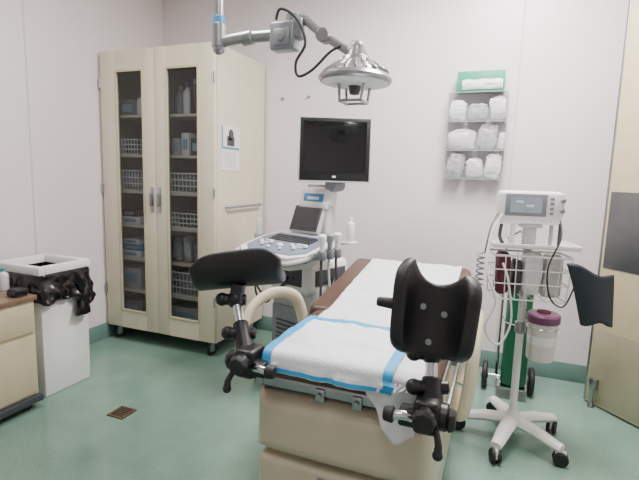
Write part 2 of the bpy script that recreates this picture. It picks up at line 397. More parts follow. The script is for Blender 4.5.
b=B();kp_=V((bx1+.04,by1-.09,.60))
b.grid(lambda u,v:kp_+V((cos(u*2*pi)*(.014+.03*abs(v-.25)+.015*noise.noise(V((u*6,v*4,1)))),sin(u*2*pi)*(.014+.055*abs(v-.25)+.02*noise.noise(V((u*7,v*3,2)))),.07-.20*v)),24,10,True)
b.build('bag_knot','bag',bn)
B().span((bx0+.03,by0+.03,.715),(bx1-.03,by1-.03,.73)).build('bag_inside','lgrey',bn)
# ---------------------------------------------------------------- bedside cabinet at left
sx0,sx1,sy0,sy1=-2.93,-2.41,1.16,1.77
sc=thing('bedside_cabinet','low beige cabinet with brown laminate top beside the waste bin','cabinet',((sx0+sx1)/2,(sy0+sy1)/2,0))
B().span((sx0,sy0,.08),(sx1,sy1,.64),.004).build('body','beige',sc)
B().span((sx0-.01,sy0-.01,.64),(sx1+.015,sy1+.012,.668),.004).build('top','woodtop',sc)
B().span((sx0+.01,sy0+.01,.045),(sx1+.03,sy1+.01,.085),.006).build('plinth','dgrey',sc)
for z0,z1 in ((.46,.625),(.10,.44)):
    o=B().span((sx1,sy0+.015,z0),(sx1+.014,sy1-.015,z1),.003).build('drawer' if z0>.4 else 'door','beige',sc)
    zz=(z1-.04)
    B().tube([(sx1+.014,sy0+.23,zz),(sx1+.035,sy0+.23,zz),(sx1+.035,sy0+.37,zz),(sx1+.014,sy0+.37,zz)],.005).build('handle','steel',o)
for x in (sx0+.05,sx1-.03):
    for y in (sy0+.05,sy1-.05):
        w=B();b=B();w.cyl((x-.01,y,.022),(x+.01,y,.022),.022);b.box((x,y,.04),(.03,.03,.012));o=w.build('caster_wheel','rubber',sc);b.build('caster_fork','steel',o)
p=at(4,290,z=.668)
bottle(p.x,p.y,.6685,.028,.13,'pack','teal','small clear bottle with teal cap on the beige bedside cabinet',None)
p=at(18,296,z=.668)
packet(p.x,p.y,.6695,.10,.10,.05,'blackp','small black pouch lying on the beige bedside cabinet',None,9,'pouch')
# ---------------------------------------------------------------- exam table
tx0,tx1,ty0,ty1=-.735,-.130,1.29,2.62
tm=(tx0+tx1)/2
tb=thing('exam_table','brown and beige gynaecological exam table with black leg supports','exam table',(tm,1.8,0))
b=B();b.span((tx0+.06,ty0+.25,.0),(tx1-.06,ty1-.15,.08),.01);b.build('foot_plinth','dgrey',tb)
B().span((tx0+.01,ty0+.06,.08),(tx1-.01,ty1-.08,.605),.055,5).build('pedestal','tbase',tb)
def cowl(u,v):
    x=tx0+.0+(tx1-tx0)*u;z=.43+.215*v+.018*sin(pi*u)*v
    e=min(u,1-u)/.07;e=min(1,e);e=1-(1-e)**2.5
    f=min(v,1-v)/.25;f=min(1,f);f=1-(1-f)**2.5
    return V((x,ty0+.075-.055*min(e,f)-.012*sin(pi*u),z))
B().grid(cowl,50,18).build('front_cowl','tbase',tb,solid=.006)
o=B().span((tx0+.014,ty0+.022,.17),(tx1-.014,ty0+.10,.422),.024,4).build('step_drawer','tbase',tb)
B().span((tx0+.24,ty0+.018,.378),(tx1-.24,ty0+.03,.394),.004).build('drawer_pull','grey',o)
B().span((tx0+.02,ty0+.04,.09),(tx1-.02,ty0+.10,.16),.01,3).build('kick_panel','tbase',tb)
B().span((tx0+.02,ty0+.06,.595),(tx1-.02,ty1-.06,.675)).build('lift_frame','dgrey',tb)
b=B()
for xx in (tx0+.0,tx1-.03): b.span((xx,ty0+.03,.668),(xx+.03,ty1-.04,.712),.004)
b.span((tx0+.03,ty0+.03,.672),(tx1-.03,ty0+.06,.708),.004);b.span((tx0+.03,ty1-.08,.67),(tx1-.03,ty1-.05,.708),.004)
b.build('seat_frame','steel',tb)
for xx in (tx0+.24,tx1-.24):
    B().span((xx-.016,ty0+.022,.655),(xx+.016,ty0+.05,.70),.004).cyl((xx,ty0+.023,.68),(xx,ty0+.012,.68),.009,bev=.002).build('front_bracket','steel',tb)
B().span((tx0,ty0,.71),(tx1,1.86,.80),.036,4).build('seat_cushion','brown',tb)
SL=.15
def cushz(y): return .80 if y<1.87 else .80+(y-1.87)*SL
b=B();L=ty1-1.87;an=math.atan(SL)
b.box((tm-.016,1.87+L/2,.80+L/2*SL-.045),(tx1-tx0+.055,L/cos(an),.09),rx(an),.036,4);b.build('back_cushion','brown',tb)
B().box((tm,1.87+L/2,.70+L/2*SL),(tx1-tx0-.04,L-.06,.05),rx(an),.01).build('back_frame','tbase',tb)
for s,x in ((-1,tx0-.02),(1,tx1+.02)):
    b=B().span((x-.005,ty0+.12,.62),(x+.005,ty1-.2,.65),.002)
    for yy in (1.5,1.9,2.2): b.span((min(x,x-s*.03),yy-.01,.625),(max(x,x-s*.03),yy+.01,.645))
    b.build('side_rail','steel',tb)
b=B();b.tube([(tx1+.02,1.86,.54),(tx1+.05,1.80,.46),(tx1+.07,1.79,.58),(tx1+.078,1.83,.73),(tx1+.08,1.94,.81),(tx1+.08,2.08,.80),(tx1+.07,2.14,.70),(tx1+.045,2.1,.54),(tx1+.015,2.06,.48)],.020,12,True,flat=1.6)
b.build('arm_hoop','cream2',tb)
b=B();b.tube([(tx0-.02,1.66,.60),(tx0-.10,1.58,.62),(tx0-.18,1.56,.70),(tx0-.205,1.63,.81),(tx0-.17,1.75,.865),(tx0-.11,1.86,.84),(tx0-.08,1.90,.74),(tx0-.05,1.88,.62),(tx0-.01,1.86,.58)],.017,12,True,flat=1.6)
b.build('arm_hoop','cream2',tb)
rt=V((RR.x,RR.y,0)).normalized();up=V((0,0,1));toc=V((-fw.x,-fw.y,0)).normalized()
def shell(o,ex,ez,R_,L,A,horn,nar,asym=0,flare=.5):
    o=V(o);ex=V(ex).normalized();ez=V(ez).normalized();ez=(ez-ex*ez.dot(ex)).normalized();ey=ez.cross(ex)
    def fn(u,v):
        u=u*2-1;k=1-flare*(abs(2*v-1)**5);w=(nar+(1-nar)*v)
        th=u*A*k;le=(v-.5)*L+horn*(u*u)*(v**2)*(1-asym*u)
        return o+ex*R_*w*sin(th)+ez*(R_*(1-cos(th))*w)+ey*le
    return B().grid(fn,24,18),ey,ex,ez
# right
pc=at(434,320,y=1.24)
ez=(toc*1.0-rt*.30+up*.25).normalized();ex=(rt*1.0+toc*.30-up*.05).normalized()
b,ey,ex_,ez_=shell(pc,ex,ez,.097,.195,radians(88),.052,.9,.3,.42)
pad=b.build('leg_support_pad','black',tb,solid=.036,sub=1)
for (u,v) in ((-.45,.25),(.35,.15),(-.1,-.45)):
    th=u*.8;q=pc+ex_*.097*.93*sin(th)+ez_*(.097*(1-cos(th))*.93+.017)+ey*(v*.13)
    B().cyl(q-ez_*.008,q+ez_*.006,.010,.008).build('bolt','grey',pad)
q=pc-ex_*.105+ez_*.07+ey*.03
B().cyl(q,q-ex_*.045,.016,.013,10,.003).build('side_knob','rubber',pad)
# left: trough opening up and back, its right end tilted up
pl=at(239,279,y=1.40)
ax_l=(rt+up*.13).normalized()
ez=(up*.80-toc*.60);ez=(ez-ax_l*ez.dot(ax_l)).normalized();ex=ax_l.cross(ez)   # so that ez x ex = axis
b,ey2,ex2,ez2=shell(pl,ex,ez,.084,.325,radians(84),.0,.90,0,.40)
b.build('leg_support_pad','black',tb,solid=.046,sub=1)
def clampset(c,pd,side,jv):
    c=V(c);b=B()
    b.box(c,(.07,.095,.095),None,.014,3);b.cyl(c+V((side*.02,0,-.005)),c+V((side*.055,0,-.005)),.038,bev=.004)
    b.cyl(c+V((0,-.03,.01)),c+V((0,-.068,.01)),.028,bev=.003);b.box(c+V((-side*.045,-.02,-.01)),(.06,.05,.05),None,.008)
    cl=b.build('clamp','blackp',tb)
    kc=c+V((side*.055,-.01,-.005));B().cyl(kc,kc+V((side*.02,0,0)),.034,.030,8,.005).build('clamp_knob','rubber',cl)
    kc=c+V((0,-.068,.01));B().cyl(kc,kc+V((0,-.022,0)),.033,.029,8,.004).build('clamp_knob','rubber',cl)
    B().tube([c+V((side*.03,-.05,-.02)),c+V((side*.04,-.07,-.05)),c+V((side*.04,-.075,-.07))],[.008,.010,.012],8).ball(c+V((side*.04,-.075,-.075)),.014).build('clamp_lever','rubber',cl)
    B().tube([c+V((-side*.03,-.03,-.01)),c+V((-side*.06,-.045,.0)),c+V((-side*.085,-.045,-.005))],.014,10).build('cross_bar','chrome',cl)
    e=c+V((-side*.085,-.045,-.005));B().cyl(e,e+V((-side*.028,0,0)),.023,.020,10,.003).build('bar_end_knob','rubber',cl)
    j=pd+jv;s0=c+V((side*.01,0,.0))
    B().tube([s0,(s0+j)/2,j],.018,12).build('support_rod','chrome',tb)
    b=B();b.cyl(s0.lerp(j,.12),s0.lerp(j,.60),.031,.027,14,.004);m=s0.lerp(j,.42);b.cyl(m-rt*.05,m+rt*.045,.019,bev=.003);b.ball(m-rt*.05,.023);b.build('rod_sleeve','blackp',tb)
    b=B().ball(j,.033);b.cyl(j,pd,.026);b.cyl(j-rt*.045,j+rt*.035,.020);b.ball(j-rt*.05,.024);b.build('ball_joint','blackp',tb)
cL=at(250,360,y=1.27);cR=at(428,412,y=1.225)
clampset(cL,pl-ez2*.02,-1,V((-.005,-.01,-.055)))
clampset(cR,pc-ez_*.014-ey*.03,1,-ez_*.045-up*.07)
def sheet(x0,x1,t0,t1,lift,amp,seed,yf=ty0-.006,hang=0):
    def fn(u,v):
        ta=t0-hang*max(0,min(1,(u-.66)/.14))*(1-.25*abs(u-.9)/.1)
        x=x0+(x1-x0)*u;tt=ta+(t1-ta)*v
        n=noise.noise(V((x*9,tt*9,seed)))*amp+noise.noise(V((x*30,tt*22,seed)))*amp*.4
        rr=.03
        if tt<-rr: y=yf-lift-abs(n)*1.8-(-rr-tt)*.12;z=.80+lift+tt;x+=n*1.5+(tt+rr)*.12
        elif tt<rr:
            a=(rr-tt)/(2*rr)*pi/2;y=yf-lift+rr*1.0-sin(a)*rr;z=.80+lift-rr+cos(a)*rr
        else: y=yf+tt;z=cushz(y)+lift+abs(n)*.9
        return V((x,y,z))
    return fn
px0,px1=-.670,-.170
tag(B().grid(sheet(px0,px1,-.03,1.30,.004,.014,1,hang=.17),70,140).build('exam_paper','paper'),'long white paper runner covering the brown exam table','paper sheet').modifiers.new('th','SOLIDIFY').thickness=.001
up_=thing('underpad','white fleece underpad with blue taped edges at the foot end','underpad',(-.46,1.4,.8))
ux0,ux1=-.678,-.252
AM=.013
B().grid(sheet(ux0,ux1,-.065,.37,.020,AM,5),44,50).build('fleece_sheet','pad',up_,solid=.004)
for a,c,t0,t1 in ((ux0,ux0+.030,-.065,.37),(ux1-.030,ux1,-.065,.37),(ux0+.030,ux1-.030,.340,.37),(ux0+.03,ux1-.03,-.065,-.052)):
    B().grid(sheet(a,c,t0,t1,.0232,AM,5),18,50).build('blue_edge','blue',up_,solid=.001)
# ---------------------------------------------------------------- exam light on ceiling boom
Yl=2.1
jp=at(219,28,y=Yl);e0=at(221,42,y=Yl);e1=at(283,34,y=Yl)
el=thing('exam_light','silver domed examination light on a jointed ceiling boom','lamp',(jp.x,Yl,ZC))
b=B();b.cyl((jp.x,Yl,ZC),(jp.x,Yl,jp.z),.025);b.lathe([(.10,0),(.10,-.02),(.03,-.05),(.02,-.06)],(jp.x,Yl,ZC-.001));b.build('ceiling_pole','silver',el)
B().cyl((jp.x,Yl,jp.z+.055),(jp.x,Yl,jp.z+.015),.030,bev=.003).build('pole_collar','sky',el)
b=B();b.cyl((jp.x,Yl,jp.z+.02),(jp.x,Yl,e0.z-.03),.037,bev=.006);b.ball((jp.x,Yl,e0.z-.03),.033);b.build('pole_joint','silver',el)
b=B();b.tube([(e0.x,Yl,e0.z),((e0.x*2+e1.x)/3,Yl,e0.z+.012),((e0.x+2*e1.x)/3,Yl,e1.z),(e1.x,Yl,e1.z)],.030,12,True,flat=.8)
m_=(V(e0)*.55+V(e1)*.45);b.cyl(m_+V((-.03,0,.0)),m_+V((.03,0,.008)),.037,bev=.004);b.build('lower_arm','silver',el)
b=B();c=at(287,37,y=Yl);b.box(c+V((-.01,0,0)),(.13,.085,.13),None,.012,3);b.box(c+V((.055,0,.03)),(.07,.07,.09),None,.01,3);b.cyl(c+V((.035,0,.055)),c+V((.035,0,.10)),.038,bev=.006);b.box(c+V((-.01,-.045,-.01)),(.08,.01,.075),None,.004)
b.cyl(c+V((-.01,-.05,-.01)),c+V((-.01,-.058,-.01)),.018,bev=.002);b.build('elbow_joint','boom',el)
b=B();a1=c+V((.035,0,.09));a2=at(324,36,y=Yl);a3=at(350,52,y=Yl)
b.tube([a1,at(306,20,y=Yl),a2,a3],.021,10,False);b.cyl(a2+V((0,-.03,0)),a2+V((0,.03,0)),.033,bev=.004);b.build('upper_arm','silver',el)
B().tube([at(276,20,y=Yl-.06),at(280,9,y=Yl-.07),at(292,14,y=Yl-.07),at(302,28,y=Yl-.07),at(305,45,y=Yl-.07),at(296,62,y=Yl-.07),at(298,76,y=Yl-.07),at(312,70,y=Yl-.07),at(330,52,y=Yl-.04),at(343,45,y=Yl-.01)],.0065,8,True).build('power_cable','rubber',el)
hc=at(355,81,y=Yl);ax=V((.03,.02,1)).normalized();zf=.86
b=B();b.lathe([(r,z*zf) for r,z in [(.160,-.012),(.168,-.002),(.171,.010),(.163,.022),(.156,.030),(.144,.038),(.140,.036),(.122,.058),(.117,.056),(.098,.078),(.092,.076),(.072,.098),(.066,.118),(.05,.128),(.046,.150),(.036,.154),(.034,.172),(.0,.176)]],hc,ax,40)
for k in range(20):
    a=k*pi/10;d=V((cos(a),sin(a),0));b.box(hc+d*.115+V((0,0,.058)),(.09,.008,.014),basis(V((d.x*.82,d.y*.82,-.57)),V((-d.y,d.x,0)),V((d.x*.57,d.y*.57,.82))),.002)
lh=b.build('lamp_head','silver',el,ang=25)
B().lathe([(.156,-.011),(.12,-.020),(0,-.024)],hc,ax,36).build('diffuser','card',lh)
hz_=-.095
B().tube([hc+V((-.06,-.05,-.008)),hc+V((-.05,-.065,hz_)),hc+V((.05,-.065,hz_)),hc+V((.06,-.05,-.008))],.008,8).tube([hc+V((-.06,.05,-.008)),hc+V((-.05,.045,hz_)),hc+V((.05,.045,hz_)),hc+V((.06,.05,-.008))],.008,8).tube([hc+V((-.05,-.065,hz_)),hc+V((-.05,.045,hz_))],.008,8).tube([hc+V((.05,-.065,hz_)),hc+V((.05,.045,hz_))],.008,8).build('handle','steel',lh)
B().cyl(hc+V((0,0,-.015)),hc+V((0,0,-.06)),.030,.024,bev=.004).build('bulb_guard','dgrey',lh)
b=B();j=hc+ax*.150;b.tube([a3,j+V((-.01,0,.015)),j],.022,10);b.ball(j,.030);b.build('head_yoke','boom',lh)
# ---------------------------------------------------------------- ultrasound
UX,UY,UR=-1.165,2.84,-.33
us=thing('ultrasound_machine','white ultrasound cart with large black monitor and keyboard console','ultrasound machine',(UX,UY,0),UR,local=True)
b=B();b.box((0,-.02,.12),(.48,.66,.09),None,.03,3);b.box((0,-.30,.155),(.38,.16,.04),None,.015,2);b.build('base','grey',us)
for x in (-.2,.2):
    for y in (-.27,.22):
        w=B();f=B();caster(f,w,x,y,.045,.1,0);o=w.build('caster_wheel','rubber',us);f.build('caster_fork','grey',o)
B().box((0,.05,.43),(.40,.46,.54),None,.05,4).build('lower_body','lgrey',us)
B().box((0,-.02,.735),(.38,.42,.21),None,.05,4).build('upper_body','white',us)
B().box((0,-.19,.36),(.32,.03,.34),None,.012).build('front_panel','grey',us)
B().box((0,-.228,.745),(.26,.02,.12),None,.008).build('front_screen_panel','dgrey',us)
b=B()
for k in range(7): b.box((0,-.206,.25+k*.03),(.22,.01,.012))
b.build('front_vent','dgrey',us)
B().box((.203,.05,.43),(.01,.30,.36),None,.004).build('side_panel','dgrey',us)
B().box((.192,-.02,.74),(.01,.30,.10),None,.004).build('port_panel','dgrey',us)
B().cyl((0,-.07,.80),(0,-.07,.91),.12,.10,bev=.01).build('lift_column','grey',us)
tl=rx(radians(13));TC=T(-.01,-.20,.93)@tl@Matrix.Diagonal((.92,1,1,1))
b=B();b.prism([(-.22,-.23),(.22,-.23),(.31,-.16),(.33,.05),(.27,.20),(-.27,.20),(-.33,.05),(-.31,-.16)],.05,TC)
b.prism([(-.17,-.17),(.17,-.17),(.25,-.11),(.26,.04),(.20,.15),(-.20,.15),(-.26,.04),(-.25,-.11)],.06,T(0,0,-.05)@TC)
con=b.build('console','white',us)
B().prism([(-.225,-.235),(.225,-.235),(.315,-.165),(.335,.05),(.275,.205),(-.275,.205),(-.335,.05),(-.315,-.165)],.010,T(0,0,-.012)@TC).build('blue_trim','sky',con)
B().tube([(-.30,-.30,.905),(-.27,-.42,.885),(-.18,-.475,.87),(.16,-.475,.87),(.25,-.42,.885),(.28,-.30,.905)],.018,12,True).build('console_handle','lgrey',con)
B().prism([(-.20,-.19),(.20,-.19),(.28,-.13),(.28,.03),(.22,.13),(-.22,.13),(-.28,.03),(-.28,-.13)],.008,T(0,-.004,.026)@TC).build('control_panel','kbd',con)
kb=B();TM=T(0,-.005,.034)@TC
for r in range(4):
    for q in range(16):
        kb.mbox(TM@T(-.187+q*.025,-.0+r*.027,0),(.017,.017,.008))
kb.build('keys','dgrey',con)
for x,y,r in ((-.20,-.07,.016),(-.15,-.11,.014),(-.10,-.07,.012),(.10,-.07,.014),(.15,-.11,.014),(.21,-.06,.016),(.055,-.14,.011),(-.055,-.14,.011)):
    p=TM@V((x,y,0));B().cyl(p,p+V((0,0,.014)),r,r*.85,14,.002).build('knob','card',con)
for s in (-1,1):
    b=B()
    for k in range(10): b.mbox(TM@T(s*(.12+.018*(k%5)),-.035-.04*(k//5),0),(.012,.014,.008))
    b.build('key_row','card',con)
p=TM@V((0,-.085,0));B().ball(p,.024,(1,1,.6)).build('trackball','white',con)
TS=T(-.03,-.01,1.09)@rx(radians(68))
tsf=B().mbox(TS,(.26,.19,.04),.012,3).build('touch_screen_frame','lgrey',us)
B().mbox(TS@T(0,0,.0205),(.24,.17,.004),.001).build('touch_bezel','dgrey',tsf)
B().mbox(TS@T(0,0,.023),(.20,.13,.002)).build('touch_screen','screen',tsf)
b=B();b.box((.0,.06,1.235),(.27,.10,.13),rx(radians(-10)),.035,4);b.box((.0,.08,1.10),(.22,.10,.26),None,.03,3);b.box((.0,.02,1.19),(.24,.05,.05),None,.015,2)
sh=b.build('rear_shroud','white',us)
B().box((0.0,.008,1.232),(.17,.008,.065),rx(radians(-10)),.003).build('blue_label','sky',sh)
B().box((0.0,.003,1.234),(.10,.004,.020),rx(radians(-10)),.001).build('white_mark','card',sh)
B().tube([(-.10,.09,1.28),(-.10,.07,1.315),(.06,.07,1.315),(.06,.09,1.28)],.010,8,False).build('rear_handle','lgrey',sh)
b=B();b.tube([(.06,.08,1.27),(.12,.09,1.33),(.155,.08,1.40),(.165,.055,1.5)],.038,12,True);b.cyl((.12,.03,1.325),(.12,.14,1.325),.045,bev=.004);b.build('monitor_arm','grey',us)
mq=T(.165,.01,1.545)@rz(radians(40))@rx(radians(-2))
b=B();b.mbox(mq,(.455,.035,.40),.012,3);b.mbox(mq@T(0,.035,0),(.2,.05,.2),.015)
mo=b.build('monitor_housing','blackp',us)
B().mbox(mq@T(0,-.0185,.018),(.395,.003,.315)).build('screen','screen',mo)
b=B()
for a,c in (((0,0,-.1985),(.45,.038,.008)),((0,0,.1985),(.45,.038,.008)),((-.2245,0,0),(.008,.038,.39)),((.2245,0,0),(.008,.038,.39))): b.mbox(mq@T(*a),c,.002)
b.build('bezel_edge','lgrey',mo)
B().mbox(mq@T(0,-.0185,-.168),(.022,.002,.012)).build('badge','card',mo)
b=B()
for k in range(3): b.lathe([(.024,0),(.028,.01),(.028,.05),(.022,.05),(.02,.015)],(.345,-.30+k*.07,.90),n=18)
b.box((.318,-.23,.92),(.03,.20,.03),None,.006);ph=b.build('probe_holder','grey',us)
for k in range(3):
    y=-.30+k*.07
    o=B().lathe([(.008,0),(.012,.03),(.015,.07),(.024,.10),(.026,.125),(.014,.135)],(.345,y,.915),n=16).build('probe','white' if k!=1 else 'grey',us)
    B().tube([(.345,y,.92),(.35,y-.01,.84),(.37+.02*k,y-.03,.62-.05*k),(.32,y,.48-.04*k),(.26,y+.08,.53),(.20,.0,.72)],.008,8,True).build('probe_cable','dgrey' if k!=1 else 'lgrey',o)
for k in range(2):
    B().tube([(-.24+.03*k,-.26,.90),(-.27+.05*k,-.28,.80),(-.25,-.27,.66-.06*k),(-.16,-.26,.58-.04*k),(-.06,-.25,.64),(.02+.05*k,-.245,.74)],.007,8,True).build('front_cable','dgrey',us)
def gel(x,y,z,label,h=.19):
    p=V((UX,UY,0))+rz(UR)@V((x,y,z))
    return bottle(p.x,p.y,p.z,.026,h,'white','white',label,None)
B().lathe([(.033,0),(.037,.003),(.037,.05),(.033,.05),(.032,.006)],(-.350,-.15,.92),n=20).box((-.315,-.15,.935),(.03,.03,.02)).build('bottle_holder','lgrey',us)
gel(-.350,-.15,.9275,'white squeeze bottle in the holder left of the keyboard console')
B().box((.33,-.02,.975),(.08,.08,.015),None,.004).box((.27,-.03,.965),(.06,.04,.015)).build('side_tray','white',us)
gel(.335,-.02,.984,'white squeeze bottle at the right rear of the keyboard console',.15)
# ---------------------------------------------------------------- wall organizer
p0=at(450,94,y=YW-.06);p1=at(502,180,y=YW-.06);wx0,wx1,wz0,wz1=p0.x,p1.x,p1.z,p0.z
wh=thing('wall_organizer','clear acrylic three tier organizer mounted on the back wall','organizer',((wx0+wx1)/2,YW,wz0))
def q4(b,a,c):
    a=V(a);c=V(c)
    ax=[i for i in range(3) if abs(a[i]-c[i])<1e-6][0];i,j=[k for k in range(3) if k!=ax]
    def f(u,v):
        p=a.copy();p[i]=a[i]+(c[i]-a[i])*u;p[j]=a[j]+(c[j]-a[j])*v;return p
    b.grid(f,2,2)
b=B();H3=(wz1-wz0)/3;yf=YW-.11;yk=YW-.004
q4(b,(wx0,yk,wz0),(wx1,yk,wz1+.02))
for x in (wx0,wx1): q4(b,(x,yf,wz0),(x,yk,wz1))
for k in range(3):
    z=wz0+k*H3;q4(b,(wx0,yf,z),(wx1,yk,z));q4(b,(wx0,yf,z),(wx1,yf,z+H3*.42))
q4(b,(wx0,yf,wz1),(wx1,yk,wz1))
b.build('acrylic_panels','acryl',wh)
b=B();e=.0014
for k in range(4):
    z=wz0+k*H3;b.span((wx0-e,yf-e,z-e),(wx1+e,yf+e,z+e))
    if k<3:b.span((wx0,yf-e,z+H3*.42-.0015),(wx1,yf+.001,z+H3*.42+.0015))
    for x in (wx0,wx1): b.span((x-e,yf,z-e),(x+e,yk,z+e))
for x in (wx0,wx1): b.span((x-e,yf-e,wz0),(x+e,yf+e,wz1))
b.build('acrylic_edges','lgrey',wh)
ORGP=[(0,.18,.37,.98,'gpack','grey packet at left of the bottom organizer tier',.10),(0,.51,.35,.80,'pack','pale packet in the middle of the bottom organizer tier',-.12),(0,.83,.33,.96,'card','white packet at right of the bottom organizer tier',.06),
      (1,.27,.54,.84,'pack','wide pale packet at left of the middle organizer tier',-.06),(1,.70,.38,1.02,'gpack','tall grey packet at right of the middle organizer tier',.08),(1,.94,.13,.70,'card','small white packet at right end of the middle organizer tier',.03),
      (2,.17,.33,.82,'card','white packet at left of the top organizer tier',.08),(2,.50,.40,.68,'gpack','wide low grey packet centred in the top organizer tier',-.05),(2,.84,.33,.92,'pack','tall pale packet at right of the top organizer tier',-.10)]
W=wx1-wx0
for i,(k,u,w,h,m,lb,ti) in enumerate(ORGP):
    packet(wx0+W*u,YW-.055,wz0+k*H3+.004,W*w,.075,H3*h,m,lb,'packets in the wall organizer',20+i*3,pw=.45,amp=1.3,tilt=ti,fold=.15)
gx0=at(458,80,y=YW-.06).x;gx1=at(505,80,y=YW-.06).x;gz=at(480,72,y=YW-.06).z
gb=thing('glove_box','green box with white tissue on top of the wall organizer','box',((gx0+gx1)/2,YW-.06,wz1))
B().span((gx0,YW-.105,wz1+.0035),(gx1,YW-.012,gz),.003).build('carton_body','gbox',gb)
b=B()
b.grid(lambda u,v:V((gx0+.035+(gx1-gx0-.045)*u,YW-.109-.012*sin(pi*v)*(1+noise.noise(V((u*5,v*4,2)))),wz1+.008+(gz-wz1)*(.06+.50*v*(1-.3*abs(u-.5)+.3*noise.noise(V((u*4,0,3))))))),14,8)
b.build('tissue','paper',gb)
# ---------------------------------------------------------------- vital signs stand
SX,SY=.145,2.56
vs=thing('vital_signs_stand','white rolling stand with vital signs monitor and wire basket','medical stand',(SX,SY,0),0,local=True)
b=B();b.lathe([(.05,.08),(.06,.09),(.058,.125),(.035,.15),(.022,.17)],n=28)
for k in range(5):
    a=radians(18+72*k)+.35;d=V((cos(a),sin(a),0))
    b.tube([d*.03+V((0,0,.115)),d*.14+V((0,0,.11)),d*.22+V((0,0,.095)),d*.275+V((0,0,.088))],[.032,.029,.025,.022],10,False,flat=1.3)
bs=b.build('star_base','white',vs)
for k in range(5):
    a=radians(18+72*k)+.35;d=V((cos(a),sin(a),0))*.272
    w=B();f=B();s=V((-sin(a+.6),cos(a+.6),0));c=V((d.x,d.y,.036))
    for q in (-1,1): w.cyl(c+s*q*.006,c+s*q*.023,.036,bev=.004)
    f.box((d.x,d.y,.052),(.012,.05,.05),rz(a+.6+pi/2),.003);f.cyl((d.x,d.y,.05),(d.x,d.y,.085),.009)
    o=w.build('caster_wheel','rubber',vs);f.build('caster_fork','white',o)
B().cyl((0,0,.14),(0,0,1.17),.019).build('pole','white',vs)
B().cyl((0,0,.60),(0,0,.66),.028,bev=.004).build('pole_collar','steel',vs)
fr=rz(radians(12))
def L_(x,y,z): return fr@V((x,y,z))
b=B();b.box(L_(-.015,0,1.255),(.30,.10,.165),fr,.022,4);b.box(L_(.115,-.01,1.27),(.05,.09,.12),fr,.01,2);mh=b.build('monitor_housing','white',vs)
B().box(L_(-.04,-.0505,1.268),(.195,.004,.11),fr,.002).build('screen_bezel','grey',mh)
B().box(L_(-.04,-.053,1.268),(.15,.002,.075),fr).build('display','lcd',mh)
for k in range(4): B().box(L_(.08,-.052,1.23+k*.024),(.018,.004,.012),fr,.002).build('button','grey',mh)
b=B()
for k in range(2): b.box(L_(-.07+k*.05,-.0545,1.285-k*.02),(.035,.001,.012),fr)
b.build('display_digits','card',mh)
for k in range(2): B().cyl(L_(.128,-.055,1.245+k*.05),L_(.128,-.068,1.245+k*.05),.011,bev=.002).build('socket','grey',mh)
b=B();b.box(L_(.0,0,1.165),(.10,.08,.02),fr,.004);b.box(L_(0,.0,1.10),(.06,.05,.12),fr,.01);b.build('mount_plate','lgrey',vs)
b=B();bw,bd,bz0,bz1=.36,.19,.80,1.02
def rect(z,f): return [L_(-bw/2*f,-bd/2*f-.02,z),L_(bw/2*f,-bd/2*f-.02,z),L_(bw/2*f,bd/2*f-.02,z),L_(-bw/2*f,bd/2*f-.02,z)]
b.tube(rect(bz1,1),.006,8,False,True)
for z,f in ((.95,.98),(.88,.96),(bz0,.93)): b.tube(rect(z,f),.0035,6,False,True)
for k in range(8):
    u=-.5+k/7
    for s in (-1,1): b.tube([L_(u*bw*.93,s*bd/2*.93-.02,bz0),L_(u*bw,s*bd/2-.02,bz1)],.0026,5)
    b.tube([L_(u*bw*.93,-bd/2*.93-.02,bz0),L_(u*bw*.93,bd/2*.93-.02,bz0)],.0026,5)
b.build('wire_basket','white',vs)
b=B();b.box(L_(.01,-.02,1.062),(.40,.20,.010),fr,.004)
for s in (-1,1):b.box(L_(.01,-.02+s*.10,1.07),(.40,.006,.022),fr,.002)
for s in (-1,1):b.box(L_(.01+s*.2,-.02,1.07),(.006,.20,.022),fr,.002)
b.build('shelf_tray','white',vs)
B().tube([L_(-.13,-.02,1.07),L_(-.15,-.04,1.11),L_(-.145,-.04,1.17)],.009,8,True).build('hook_post','dgrey',vs)
for x,m,r in ((-.085,'white',.012),(.1,'steel',.009),(.14,'dgrey',.007)): B().tube([L_(x,-.01,1.06),L_(x,-.01,1.18)],r,8).build('accessory_post',m,vs)
def world(x,y,z): return L_(x,y,z)+V((SX,SY,0))
def f1(u,v):
    w=.26*(1-.35*v)
    return world(.145+w*u*.8+.085*v,-.135-.035*sin(u*2.6)-.015*v+.02*u,1.00-.28*v-.05*u*(1-v)+.012*sin(u*7+v*4))
tag(B().grid(f1,18,18).build('blood_pressure_cuff','navy',solid=.018),'large navy blood pressure cuff hanging right of the wire basket','blood pressure cuff')
packet(*world(-.122,-.03,.808),.08,.13,.27,'maroon','maroon cuff standing upright in left end of wire basket',None,31,'blood pressure cuff',rot=.2,amp=.5)
packet(*world(-.055,-.03,.808),.05,.12,.22,'dgrey','dark grey folded cuff beside the maroon one in the basket',None,32,'blood pressure cuff',rot=.2)
packet(*world(.015,-.03,.808),.11,.14,.26,'white','white wrapped packet in the middle of the stand basket',None,33,rot=.2)
packet(*world(.112,-.03,.808),.11,.14,.26,'tub','off-white folded cuff at right end inside the stand basket',None,35,'blood pressure cuff',rot=.2)
tag(B().tube([world(-.15,-.06,1.22),world(-.20,-.10,1.12),world(-.22,-.15,.95),world(-.17,-.17,.80),world(-.21,-.16,.66),world(-.14,-.16,.58),world(-.09,-.16,.70),world(-.12,-.17,.90),world(-.15,-.16,.99)],.005,8,True).build('white_hose','white'),'white hose looping down left of the stand basket','hose')
tag(B().tube([world(.12,-.07,1.20),world(.10,-.16,1.12),world(.05,-.18,.98),world(.07,-.18,.84),world(.13,-.19,.80),world(.17,-.19,.90)],.004,8,True).build('black_hose','rubber'),'thin black hose running from the monitor to the navy cuff','hose')
